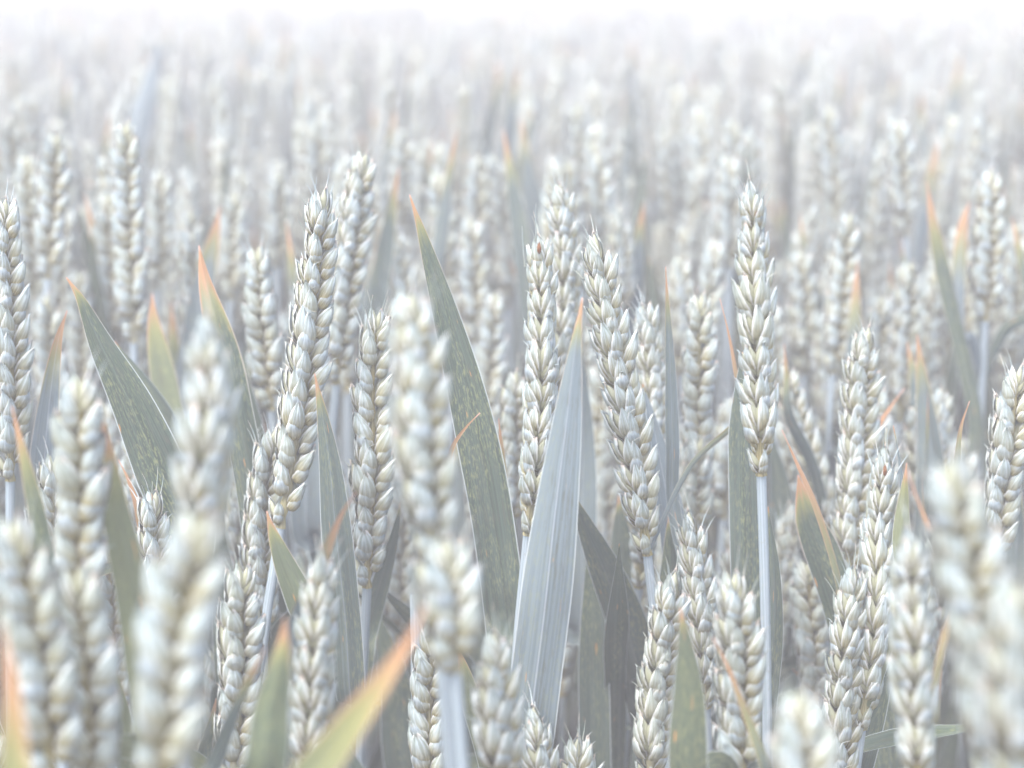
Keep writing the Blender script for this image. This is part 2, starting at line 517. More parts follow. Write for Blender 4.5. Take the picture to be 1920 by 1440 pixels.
# ------------------------------------------------------------------ leaves
def leaf_mesh(pts, W, origin, face=0.0, face2=None, fold=0.22, tone=0.3, tip_len=0.02, taper=0.075, view=None, seed=0.0, n=46, wavy=0.03, root_w=0.55):
    """pts from tip to root"""
    A, L = catmull(pts, n)
    T = tangents(A)
    d = np.linspace(0, L, n)
    x = np.clip(d / taper, 0, 1)
    w = W * (1 - (1 - x) ** 1.75) ** 1.05
    rt = np.clip((L - d) / (0.30 * L), 0, 1)
    w *= root_w + (1 - root_w) * (rt * rt * (3 - 2 * rt))
    w = np.maximum(w, 0.0004)
    if view is None:
        view = np.array(FWD)
    S = np.cross(T, view); S /= np.linalg.norm(S, axis=1)[:, None]
    N = np.cross(S, T)
    f2 = face if face2 is None else face2
    th = np.radians(np.linspace(face, f2, n)) + wavy * 3 * np.sin(d * 95 + seed)
    S2 = S * np.cos(th)[:, None] + N * np.sin(th)[:, None]
    N2 = -S * np.sin(th)[:, None] + N * np.cos(th)[:, None]
    nv = 9
    vs = np.linspace(-1, 1, nv)
    prof = fold * (np.abs(vs) - 0.5) - 0.04 * np.exp(-(vs / .12) ** 2)
    rip = .5 * wavy * np.sin(d[:, None] * 150 + seed * 3 + vs[None, :] * 2.0) * np.abs(vs)[None, :]
    P = A[:, None, :] + (w / 2)[:, None, None] * (vs[None, :, None] * S2[:, None, :] + (prof[None, :] + rip)[:, :, None] * N2[:, None, :])
    P = P.reshape(-1, 3) - np.array(origin)
    i, j = np.meshgrid(np.arange(n - 1), np.arange(nv - 1), indexing='ij')
    a = (i * nv + j).ravel()
    Q = np.stack([a, a + 1, a + nv + 1, a + nv], 1)
    dd = np.repeat(d, nv)
    at = dict(across=np.tile((vs + 1) / 2, n), dist=dd, tipd=dd / max(tip_len * .48, 1e-4), tone=np.full(len(dd), tone), seed=np.full(len(dd), seed % 50.0))
    return mesh_np('leaf', P, Q, [LEAF], at)

# ------------------------------------------------------------------ hero plants, one row per plant the photograph shows on its own
# (label, size, side angle of the spikelet rows, ear length scale or None, [(px, py) tip ... base], y lean)
G_NEAR = 'wheat plants standing out one by one at the front of the field'
H = [
 ('tall sharp wheat plant with a curved ear leaning up beside the slim orange-tipped leaf', 1.0, 35, [(603,372),(590,560),(560,790),(528,985)], 0),
 ('sharp wheat plant with a straight slender ear and bare blue stem beside the dark leaf', .97, 28, [(706,590),(698,720),(698,900),(687,1105)], 0),
 ('slightly soft wheat plant peeping over the plump pale ear directly before it', .88, 70, [(1048,358),(1060,500),(1058,640),(1050,780)], 0),
 ('wheat plant with a plump pale ear half hidden by the broad blue leaf', 1.04, 88, [(1010,450),(1015,600),(1010,800),(990,1000)], 0),
 ('sharp wheat plant with a slanting ear on a bent blue stem, mid field', 1.0, 55, [(1114,455),(1150,650),(1185,820),(1215,1045)], 0),
 ('wheat plant tucked close behind the slanting ear, its tip spiky', .9, 75, [(1203,575),(1222,700),(1218,880),(1198,1105)], 0),
 ('tallest sharp wheat plant with an upright ear and a straight pale stem', 1.06, 76, [(1408,352),(1414,520),(1420,700),(1427,890)], 0),
 ('wheat plant with a regular herringbone ear behind the twin edge-on leaves', .87, 3, [(1312,560),(1310,700),(1308,850),(1303,1010)], 0),
 ('wheat plant with a pale narrow ear tapering above the long speckled pair', .92, 35, [(1625,625),(1612,780),(1600,930),(1585,1085)], 0),
 ('sharp wheat plant whose ear carries a single bristle and a brown grain on top', 1.04, 72, [(1660,852),(1648,1000),(1640,1160),(1612,1360)], 0),
 ('sharp wheat plant leaning against the bristle-topped ear, cut by the lower edge', 1.04, 60, [(1598,1078),(1583,1240),(1576,1400),(1570,1560)], 0),
 ('small sharp wheat plant with a short neat ear low beside a dark leaf', .86, 3, [(1514,1060),(1519,1150),(1524,1240),(1527,1330)], 0),
 ('soft wheat plant whose ear slants down behind the tallest upright ear', .82, 60, [(1470,690),(1495,800),(1535,920),(1560,1030)], 0),
 ('wheat plant with a slanting herringbone ear at the right border', .96, 12, [(1908,700),(1893,830),(1875,950),(1868,1065)], 0),
 ('faint wheat plant rising behind the huge blurred ear on the right', .8, 60, [(1763,738),(1757,830),(1752,940)], 0),
 ('small hazy wheat plant with a rounded tip beside the right border', .62, 20, [(1833,790),(1838,880),(1845,980)], 0),
 ('huge blurred wheat plant at the front, lower right, with widely spread spikelets', 1.55, 8, [(1778,885),(1815,1060),(1850,1250),(1885,1500)], 0),
 ('blurred wheat plant cut off by the right border, low down', 1.7, 40, [(1900,1120),(1915,1300),(1925,1500)], 0),
 ('soft wheat plant with a white stacked ear before the huge blurred one', 1.28, 84, [(1705,1008),(1708,1150),(1714,1300),(1722,1500)], 0),
 ('blurred pale wheat plant only showing its tip at the lower edge', 1.5, 20, [(1495,1318),(1500,1400),(1505,1560)], 0),
 ('wheat plant with a dense pale ear beside the narrow orange-edged leaf', 1.14, 25, [(1372,1088),(1384,1200),(1390,1340),(1388,1520)], 0),
 ('wheat plant with a thin pointed ear between two leaves, right of the slanting ear', .96, 66, [(1292,975),(1302,1060),(1315,1180),(1325,1330)], 0),
 ('sharp wheat plant with a slender ear beside the short green pointed leaf', 1.05, 52, [(1262,1088),(1246,1200),(1232,1320),(1215,1480)], 0),
 ('soft wheat plant hiding close behind the regular herringbone ear', .77, 30, [(1372,755),(1362,850),(1355,970)], 0),
 ('soft wheat plant high in the dim gap right of the broad blue leaf', .72, 40, [(1133,865),(1133,960),(1132,1090)], 0),
 ('soft wheat plant low in the dim gap right of the broad blue leaf', .76, 40, [(1133,1115),(1130,1220),(1112,1400)], 0),
 ('blurred wheat plant with a long washed-out ear rising in the middle', 1.36, 50, [(765,560),(785,720),(800,880),(815,1060)], 0),
 ('blurred wheat plant with a short ear on a thick pale stem', 1.4, 35, [(832,1030),(838,1090),(845,1160),(853,1260)], 0),
 ('sharp wheat plant with a herringbone ear low behind the blurred short ear', 1.04, 8, [(812,1185),(808,1270),(804,1370),(806,1500)], 0),
 ('soft wheat plant with a slim pale ear at the foot of the broad blue leaf', 1.22, 70, [(925,1200),(930,1300),(942,1500)], 0),
 ('sharp wheat plant poking its spiky tip up at the base of the broad blue leaf', 1.06, 80, [(1000,1340),(1010,1430),(1022,1560)], 0),
 ('sharp wheat plant with just a bristly tip above the lower edge', 1.04, 50, [(1078,1398),(1080,1470),(1082,1580)], 0),
 ('dim wheat plant seen in the slot left of the broad blue leaf', .82, 40, [(960,1148),(963,1220),(966,1340)], 0),
 ('soft wheat plant with a pale ear standing under the orange-edged twisting leaf', 1.2, 86, [(603,1055),(592,1180),(584,1300),(575,1480)], 0),
 ('wheat plant with a plump pale ear below the curved tall ear', 1.07, 22, [(455,1075),(452,1190),(448,1320),(440,1480)], 0),
 ('wheat plant with a dense ear tucked behind the curved tall ear', .95, 45, [(512,815),(492,950),(487,1080),(492,1200)], 0),
 ('soft wheat plant with a thick many-pointed pale ear beside the dark broad leaf', 1.4, 88, [(388,618),(390,740),(382,880),(368,1050)], 0),
 ('large blurred wheat plant crossing the lower left in front of everything', 1.62, 8, [(372,985),(345,1130),(322,1280),(298,1480)], 0),
 ('soft wheat plant with a long herringbone ear beside the olive blade', 1.28, 6, [(150,718),(152,840),(150,980),(140,1150)], 0),
 ('blurred wheat plant in the lower left corner, ear leaning left', 1.42, 30, [(22,990),(50,1120),(75,1280),(95,1480)], 0),
 ('blurred wheat plant low at the left, beside the corner one', 1.36, 15, [(143,1080),(155,1200),(170,1340),(180,1500)], 0),
 ('sharp wheat plant with a slender bristly ear below the dark broad leaf', 1.0, 62, [(287,935),(288,1040),(285,1160),(282,1320)], 0),
 ('wheat plant with a tall ear along the left border', .98, 60, [(5,380),(12,520),(22,700),(20,900)], 0),
 ('thin wheat plant half hidden behind the olive blade', .9, 30, [(203,1040),(208,1150),(213,1280),(222,1400)], 0),
 ('soft wheat plant whose ear leans behind the curved tall ear', .86, 40, [(680,298),(664,420),(645,560),(630,720)], 0),
 ('soft wheat plant with a neat herringbone ear left of the curved tall ear', .85, 8, [(482,470),(488,570),(498,680),(508,770)], 0),
 ('soft wheat plant whose ear shows left of the plump pale ear', .85, 45, [(965,705),(962,800),(958,900),(955,1000)], 0),
 ('soft wheat plant between the long dark leaf and the plump pale ear', .73, 15, [(928,555),(922,640),(910,760),(905,860)], 0),
 ('dim slender wheat plant on the left edge behind the dull blue leaf', .95, 25, [(100,865),(98,960),(100,1060),(105,1180)], 0),
 ('dim low wheat plant behind the blurred crossing ear', .85, 20, [(402,1230),(405,1300),(410,1400)], 0),
]
BACK = [  # softer plants of the second and third ranks
 (.74,20,[(106,258),(98,360),(92,520)]), (.71,10,[(52,300),(58,420),(66,580)]), (.78,12,[(236,238),(240,350),(247,500),(252,640)]),
 (.70,15,[(203,372),(205,480),(208,640)]), (.6,40,[(593,232),(592,300),(588,400)]), (.66,10,[(440,370),(436,460),(432,560)]),
 (.66,30,[(356,402),(350,500),(345,620)]), (.62,30,[(895,300),(892,380),(890,480)]), (.7,60,[(1160,398),(1162,500),(1160,600)]),
 (.6,60,[(1408,248),(1410,330),(1410,420)]), (.66,30,[(1362,300),(1366,400),(1368,500)]), (.74,12,[(1592,410),(1580,520),(1562,700)]),
 (.64,12,[(1683,232),(1690,330),(1698,440)]), (.75,20,[(1855,325),(1853,450),(1848,600)]), (.69,10,[(1795,430),(1802,540),(1812,680)]),
 (.73,30,[(1705,500),(1695,620),(1685,790)]), (.7,55,[(1272,488),(1275,580),(1278,700)]), (.7,25,[(1905,430),(1900,560),(1893,700)]),
 (.75,30,[(85,560),(92,680),(100,820)]), (.6,40,[(755,250),(752,330),(748,420)]), (.62,30,[(520,330),(522,420),(520,500)]),
 (.7,15,[(150,520),(152,620),(155,740)]), (.72,35,[(1085,600),(1092,720),(1100,840)]), (.7,30,[(880,420),(885,520),(890,640)]),
 (.72,20,[(1650,560),(1645,660),(1640,780)]), (.7,40,[(1545,600),(1550,700),(1552,820)]), (.72,60,[(735,430),(748,540),(760,700)]),
 (.68,20,[(1740,600),(1738,700),(1735,800)]), (.7,25,[(40,430),(44,540),(50,640)]), (.66,40,[(660,540),(655,620),(650,740)]),
 (.66,30,[(300,330),(298,430),(296,540)]), (.7,30,[(1500,480),(1504,580),(1508,700)]), (.72,40,[(1430,560),(1445,640),(1450,760)]),
 (.68,30,[(820,330),(826,420),(832,540)]), (.66,30,[(1120,300),(1122,390),(1126,480)]), (.72,20,[(570,560),(545,640),(540,760)]),
 (.72,20,[(860,900),(862,980),(866,1080)]), (.74,20,[(600,940),(598,1040),(596,1140)]), (.74,30,[(1800,830),(1804,930),(1806,1040)]),
]

plants = []   # dicts: root, stem function, tip, base, size
def ground_point(base, tang, r):
    drop = base.z
    g = Vector((base.x - tang.x * drop * 0.16, base.y - tang.y * drop * 0.16, 0))
    g.x += r.uniform(-.012, .012); g.y += r.uniform(-.01, .01)
    return g

def stem_curve(g, base, tang, n=26):
    """cubic from the ground to the ear base, arriving along the ear's direction"""
    h = base.z
    p0, p3 = g, base
    p1 = g + Vector((0, 0, h * .4))
    p2 = base - tang.normalized() * h * .30
    t = np.linspace(0, 1, n)[:, None]
    P = [np.array(list(v)) for v in (p0, p1, p2, p3)]
    return (1 - t) ** 3 * P[0] + 3 * (1 - t) ** 2 * t * P[1] + 3 * (1 - t) * t * t * P[2] + t ** 3 * P[3]

def low_leaf(root, S, g, r, zmin=.28, zmax=.52, tone=None):
    """a lower leaf springing from the culm, arching away"""
    i = np.searchsorted(S[:, 2], r.uniform(zmin, zmax))
    p = Vector(S[min(i, len(S) - 1)])
    a = r.uniform(0, 2 * math.pi)
    dr = Vector((math.cos(a), math.sin(a), 0))
    Ln = r.uniform(.15, .24)
    tip = p + dr * Ln * r.uniform(.25, .5) + Vector((0, 0, Ln * r.uniform(.55, .9)))
    midp = p + dr * Ln * .16 + Vector((0, 0, Ln * .5))
    me = leaf_mesh([tip, midp, p + dr * .01 + Vector((0, 0, Ln * .15)), p], r.uniform(.010, .015), g, face=r.uniform(-70, 70), tone=r.uniform(0, .15) if tone is None else tone,  # dark tone range puts the shade low in the gaps into leaf colour
                   tip_len=r.choice((.002, .004, .010)), view=np.array([math.sin(a) * .9, -math.cos(a) * .9, .3]), seed=r.uniform(0, 50), n=22)
    child('leaf', me, root)

def hero(label, s, az, pts, seed, group, lean=0.0, size=1.03):
    r = random.Random(seed)
    tip = stand(*pts[0], s)
    y0 = tip.y
    W = [on_plane(px, py, y0) for px, py in pts]
    W = [Vector((w.x, w.y + lean * (tip.z - w.z) + 0.05 * (tip.z - w.z) * r.uniform(-1, 1), w.z)) for w in W]
    A, L = catmull(W[::-1], 40)            # base -> tip
    base, tang = Vector(A[0]), Vector(A[4] - A[0]).normalized()
    g = ground_point(base, tang, r)
    root = thing('wheat_plant', g, label, 'wheat', group)
    S = stem_curve(g, base, tang)
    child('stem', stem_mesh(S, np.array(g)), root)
    P, Q, at = rachis_arrays(A, 1.0)
    ear = child('ear', mesh_np('ear', P, Q, [HUSK], at), root, base - g)
    for idx, M in ear_layout(A, L, R(az), seed, size):
        o = child('spikelet', SPK_ME[idx], ear)
        o.matrix_local = M
    for _ in range(3 if s < 1.3 else 0):
        low_leaf(root, S, g, r)
    p = dict(ear=ear, eb=base, root=root, S=S, g=g, tip=tip, base=base, s=s, leaves=0)
    plants.append(p)
    return p

for k, (lab, s, az, pts, lean) in enumerate(H):
    hero(lab, s, az, pts, 500 + k, G_NEAR, lean, {36: 1.28, 0: 1.1, 3: 1.08, 4: 1.06, 37: 1.25, 16: 1.2, 17: 1.2, 39: 1.2, 40: 1.2, 26: 1.15, 27: 1.15}.get(k, 1.09))

# long bristles and the brown grains that show on some ears
for hi, pts in [(0,[(594,332),(592,355),(594,392)]), (3,[(1005,382),(1004,410),(1006,468)]), (3,[(979,424),(980,450),(984,500)]), (4,[(1101,428),(1100,450),(1106,492)]),
                (9,[(1668,795),(1664,820),(1660,872)]), (1,[(699,553),(696,575),(698,615)]), (5,[(1210,534),(1209,555),(1206,600)]), (5,[(1229,575),(1232,600),(1226,650)]),
                (41,[(286,903),(285,925),(287,960)]), (10,[(1604,1032),(1601,1055),(1599,1100)]), (22,[(1250,1050),(1253,1072),(1258,1110)]), (2,[(1066,318),(1063,340),(1056,380)]),
                (36,[(350,655),(356,690),(372,730)]), (31,[(1085,1345),(1086,1375),(1081,1420)])]:
    p = plants[hi]
    W = [on_plane(px, py, p['tip'].y - .002) for px, py in pts]
    A, L = catmull(W[::-1], 14)
    P, Q, al, ac = tube(A - np.array(p['eb']), np.linspace(.00026, .00009, 14), 6)
    child('awn', mesh_np('awn', P, Q, [HUSK], dict(along=.5 + .45 * al, across=ac, inner=np.zeros(len(P)))), p['ear'])
def kernel_mesh():
    g = Geo()
    pod(g, 3.4, 1.3, .6, R(180), np.eye(3), (0, 0, 0), False, 0, 12, 11, p=.85, q=.7)
    V, Q, A = g.arrays()
    b = NB('brown_kernel')
    geo = b.node('ShaderNodeTexCoord').outputs['Object']
    col = b.mix(b.noise(geo, 900.0, 2.0), (0.10, 0.035, 0.01), (0.24, 0.11, 0.035))
    return mesh_np('kernel', V * .001, Q, [b.finish(col, .5, None, 0)], A)
KME = kernel_mesh()
for hi, px, py, dy in [(3, 1011, 476, .0046), (6, 1419, 408, .0046), (9, 1659, 893, .0046)]:
    p = plants[hi]
    w = on_plane(px, py, p['tip'].y - dy + .0008)
    child('kernel', KME, p['ear'], w - p['eb'])

ORD = ['first', 'second', 'third', 'fourth', 'fifth', 'sixth', 'seventh', 'eighth', 'ninth', 'tenth', 'eleventh', 'twelfth', 'thirteenth', 'fourteenth', 'fifteenth', 'sixteenth', 'seventeenth', 'eighteenth', 'nineteenth', 'twentieth', 'twenty-first', 'twenty-second', 'twenty-third', 'twenty-fourth', 'twenty-fifth', 'twenty-sixth', 'twenty-seventh', 'twenty-eighth', 'twenty-ninth', 'thirtieth', 'thirty-first', 'thirty-second', 'thirty-third', 'thirty-fourth']
G_BACK = 'blurred wheat plants in the ranks behind the sharp ears'
back_list = []
for k, (s, az, pts) in enumerate(BACK):
    back_list.append(hero('', s, az, pts, 800 + k, G_BACK, size=1.1))

# ------------------------------------------------------------------ hero leaves: tip ... bottom as the photograph shows them
# (s, width px, tone 0 green .. 1 blue, orange tip mm, face, face2, taper mm, points)
LV = [
 (1.0, 106, .05, 9, 5, 8, 78, [(124,520),(150,560),(190,650),(245,760),(300,890),(350,1010)]),
 (.95, 62, .1, 26, 10, 15, 45, [(373,460),(388,540),(420,650),(450,780),(475,900),(490,1010)]),
 (.82, 50, -.5, 22, 0, 10, 35, [(285,550),(290,610),(308,700),(330,800),(345,880)]),
 (1.0, 84, .08, 14, 0, 10, 90, [(768,365),(795,450),(838,600),(880,760),(915,930),(940,1100),(950,1200)]),
 (1.1, 100, .68, 14, -22, 12, 90, [(1092,558),(1078,660),(1062,800),(1042,960),(1020,1150),(998,1330),(985,1480)]),
 (1.0, 62, .25, 12, 0, 5, 60, [(590,700),(604,780),(618,880),(630,1020),(645,1180),(655,1330)]),
 (.95, 58, .8, 26, 0, 0, 60, [(126,582),(108,640),(92,740),(80,850),(70,980)]),
 (1.25, 62, -.6, 20, 0, 30, 40, [(188,770),(200,850),(215,960),(238,1080),(258,1230),(268,1400)]),
 (1.2, 38, -.1, 22, 0, 10, 40, [(22,762),(45,850),(70,950),(90,1050),(105,1160)]),
 (1.05, 58, -.3, 10, 0, 5, 32, [(500,958),(512,1000),(535,1060),(565,1130),(590,1210)]),
 (1.2, 46, .7, 30, 40, 20, 50, [(668,922),(640,965),(612,1030),(580,1110),(550,1200),(530,1330)]),
 (1.6, 92, -.6, 40, 0, 10, 60, [(797,1135),(765,1200),(705,1290),(630,1390),(570,1480),(520,1700)]),
 (1.4, 80, -.15, 10, 0, 0, 30, [(535,1160),(528,1230),(510,1320),(490,1450)]),
 (1.3, 36, .35, 14, 30, 20, 35, [(498,1215),(470,1270),(430,1360),(395,1450)]),
 (1.7, 78, -.5, 34, 0, 0, 50, [(2,1165),(18,1240),(30,1330),(36,1470),(38,1750)]),
 (1.1, 34, -.5, 7, 0, 0, 30, [(215,1238),(222,1290),(234,1360),(240,1450)]),
 (1.0, 42, -.4, 10, 10, 10, 25, [(856,1210),(868,1250),(885,1320),(908,1400),(930,1490)]),
 (1.2, 76, -.2, 6, 0, 0, 40, [(1276,1140),(1284,1200),(1292,1300),(1297,1470)]),
 (1.2, 30, .3, 34, 35, 35, 50, [(1336,1195),(1365,1250),(1400,1340),(1440,1450)]),
 (.96, 66, .12, 3, 0, 0, 30, [(1392,660),(1396,760),(1398,950),(1402,1150),(1410,1400)]),
 (.99, 50, .15, 3, 10, 0, 60, [(1440,950),(1450,1060),(1448,1190),(1436,1300),(1425,1420)]),
 (.96, 16, .3, 60, 30, 30, 40, [(1466,806),(1495,870),(1530,950),(1560,1040),(1580,1120)]),
 (.93, 70, .05, 14, 0, 0, 30, [(1496,890),(1515,970),(1548,1050),(1580,1150),(1605,1260)]),
 (1.05, 50, -.8, 9, 0, 0, 40, [(1700,868),(1696,920),(1692,1000),(1700,1100)]),
 (1.22, 16, .4, 90, 20, 20, 40, [(1700,880),(1725,950),(1750,1010),(1785,1090)]),
 (1.0, 15, .6, 5, 30, 30, 40, [(1675,798),(1682,840),(1688,900),(1690,1000)]),
 (1.0, 22, .5, 20, 20, 20, 40, [(1818,752),(1802,800),(1795,860),(1790,960)]),
 (.9, 54, .3, 12, 10, 10, 50, [(1912,880),(1905,980),(1893,1120),(1880,1250)]),
 (.97, 28, .5, 18, 15, 10, 60, [(1248,500),(1252,580),(1258,700),(1262,840),(1265,960)]),
 (.95, 14, .6, 60, 30, 30, 50, [(1350,560),(1365,620),(1378,690),(1388,780)]),
 (.93, 62, .85, 3, 10, 20, 60, [(1205,720),(1225,800),(1245,900),(1262,1000),(1272,1100)]),
 (.86, 56, .1, 6, 0, 0, 30, [(1160,930),(1168,1050),(1178,1200),(1185,1360)]),
 (.93, 60, .05, 6, 0, 0, 30, [(1255,960),(1262,1080),(1250,1200),(1240,1330)]),
 (.93, 40, .1, 5, 20, 10, 40, [(752,940),(738,1010),(715,1090),(690,1180)]),
 (.75, 46, .6, 24, 0, 0, 40, [(413,388),(398,460),(372,580),(350,720),(340,850)]),
 (.86, 84, .08, 8, 0, 5, 50, [(440,640),(455,760),(468,900),(478,1040)]),
 (1.0, 14, .4, 30, 20, 20, 30, [(900,774),(875,800),(850,835),(835,880)]),
 (.7, 28, .5, 26, 0, 0, 50, [(858,240),(846,310),(830,420),(815,540)]),
 (.55, 26, .0, 6, 0, 0, 50, [(1000,205),(988,260),(970,340),(955,420)]),
 (.72, 22, .2, 24, 0, 0, 40, [(537,415),(545,470),(556,560),(570,660)]),
 (.7, 36, .6, 18, 0, 0, 40, [(1208,378),(1200,440),(1190,540),(1180,660)]),
 (.75, 30, .5, 26, 0, 0, 40, [(1608,488),(1602,570),(1594,700),(1585,840)]),
 (.76, 30, .1, 30, 0, 10, 40, [(1738,340),(1750,420),(1775,540),(1808,680),(1830,800)]),
 (.62, 30, .7, 30, 0, 0, 40, [(1760,262),(1745,340),(1725,460),(1712,560)]),
 (.7, 24, .1, 16, 0, 0, 40, [(1500,400),(1510,480),(1525,580),(1535,680)]),
 (.6, 22, .1, 12, 0, 0, 40, [(1465,370),(1475,450),(1492,560)]),
 (.75, 26, .7, 30, 0, 0, 20, [(1818,378),(1805,420),(1795,500),(1790,620)]),
 (.7, 22, .2, 30, 0, 0, 40, [(158,360),(172,420),(190,500),(200,600)]),
 (.75, 24, .2, 18, 0, 0, 40, [(1896,405),(1912,480),(1930,580)]),
 (.85, 18, .4, 60, 0, 0, 40, [(1696,728),(1668,765),(1640,810),(1620,880)]),
 (.85, 22, .3, 18, 0, 0, 40, [(1470,645),(1475,700),(1480,780)]),
 (.7, 20, .2, 12, 0, 0, 40, [(1690,448),(1700,520),(1712,620)]),
 (.5, 46, .75, 3, 0, 0, 60, [(300,70),(285,150),(262,240),(250,330)]),
 (.6, 34, .8, 10, 0, 0, 60, [(345,400),(325,470),(300,560),(285,640)]),
 (.95, 22, .2, 40, 20, 20, 40, [(222,862),(242,900),(262,960),(270,1040)]),
 (.9, 60, .1, 3, 0, 20, 60, [(215,640),(270,720),(310,790),(350,880)]),
 (.95, 26, .1, 20, 0, 0, 40, [(935,785),(940,840),(944,920)]),
 (.9, 60, .05, 4, 0, 20, 60, [(395,900),(408,1010),(422,1150),(430,1290)]),
 (.86, 60, .7, 4, 0, 20, 60, [(560,560),(566,700),(572,850),(575,1000)]),
 (.85, 56, .6, 4, 0, 10, 60, [(1088,640),(1092,800),(1090,960),(1085,1150)]),
 (.8, 50, .5, 14, 0, 10, 50, [(1700,640),(1715,720),(1730,830),(1738,960)]),
 (.8, 60, .2, 4, 0, 10, 50, [(1440,800),(1460,900),(1472,1040),(1480,1200)]),
 (.82, 60, .1, 4, 0, 10, 50, [(860,1010),(880,1090),(900,1180),(915,1300)]),
 (.85, 70, .08, 4, 0, 10, 50, [(690,1120),(720,1200),(745,1300),(765,1450)]),
 (.85, 70, .08, 4, 0, 10, 50, [(380,1180),(395,1260),(402,1340),(410,1450)]),
 (.8, 70, .3, 4, 0, 10, 50, [(1500,1150),(1498,1260),(1490,1380),(1485,1480)]),
 (.9, 70, .1, 4, 0, 10, 50, [(1648,1180),(1655,1260),(1660,1360),(1665,1480)]),
 (.9, 60, .1, 4, 0, 10, 50, [(1105,1000),(1110,1120),(1112,1260),(1115,1450)]),
]
G_TILL = 'earless leafy wheat shoots among the ears'
TILL = []
for k, (s, wpx, tone, tipmm, f1, f2, tap, pts) in enumerate(LV):
    r = random.Random(3000 + k)
    tip = stand(*pts[0], s)
    lean = r.uniform(-.15, .15)
    W = [on_plane(px, py, tip.y) for px, py in pts]
    W = [Vector((w.x, w.y + lean * (tip.z - w.z), w.z)) for w in W]
    end = W[-1]
    best, bd = None, 0.05
    for p in plants:
        if p['leaves'] >= 2: continue
        zt = end.z - 0.035
        i = min(np.searchsorted(p['S'][:, 2], zt), len(p['S']) - 1)
        if p['S'][i, 2] < zt - 0.05: continue
        q = Vector(p['S'][i])
        d = ((q.x - end.x) ** 2 + (q.y - end.y) ** 2) ** .5
        if d < bd: best, bd, bq = p, d, q
    if best is None:
        tg = (W[-2] - end).normalized()
        q = end + Vector((0, 0, -.04)) - Vector((tg.x, tg.y, 0)) * .03
        g = Vector((q.x + r.uniform(-.01, .01), q.y + r.uniform(-.01, .01), 0))
        root = thing('wheat_shoot', g, '', 'wheat shoot', G_TILL)
        S = stem_curve(g, q, Vector((0, 0, 1)))
        child('stem', stem_mesh(S, np.array(g), .0021, .0019), root)
        best = dict(root=root, S=S, g=g, tip=tip, base=q, s=s, leaves=0)
        TILL.append((best, k, pts[0], tone, tipmm, wpx))
        bq = q
    best['leaves'] += 1
    mid = end * .45 + bq * .55 + Vector((0, 0, .008))
    me = leaf_mesh(W + [mid, bq], wpx / s / F_PX * FOCUS * 1.0, best['g'], f1, f2, tone=tone, tip_len=tipmm * .0010, taper=tap * .001, seed=k * 1.37, fold=r.choice((.18, .28, -.2)))
    child('leaf', me, best['root'])

TL = ['orange-tipped', 'narrow', 'dark', 'slim bluish', 'dull green', 'pale', 'short', 'broad', 'grey-green', 'pointed']
hero_nicks = [(stand(*pts[0], s), s, lab) for lab, s, az, pts, lean in H]
NICK = {0: 'the curved tall ear', 1: 'the straight slender ear on a bare blue stem', 3: 'the plump pale ear', 4: 'the slanting ear on a bent stem', 6: 'the tallest upright ear',
        7: 'the regular herringbone ear', 8: 'the pale narrow tapering ear', 9: 'the bristle-topped ear', 13: 'the herringbone ear at the right border', 14: 'the huge blurred ear',
        26: 'the long washed-out ear', 36: 'the thick many-pointed ear', 38: 'the long soft herringbone ear', 42: 'the ear on the left border', 45: 'the neat soft herringbone ear', 44: 'the ear leaning behind the tall one',
        41: 'the slender bristly ear', 11: 'the short neat low ear'}
def nick_for(x):
    return min(NICK, key=lambda i: abs(H[i][3][0][0] - x))
cnt = {}
for p, k, (px, py), tone, tipmm, wpx in sorted(TILL, key=lambda t: -t[0]['s']):
    i = nick_for(px)
    c = cnt[i] = cnt.get(i, 0) + 1
    col = 'dark green' if tone < .15 else ('blue-grey' if tone > .55 else 'grey-green')
    tp = ' with an orange tip' if tipmm > 9 else ''
    p['root']['label'] = f"{ORD[c-1]} wheat shoot by {NICK[i]}: {'broad' if wpx > 50 else 'narrow'} {col} leaf{tp}"

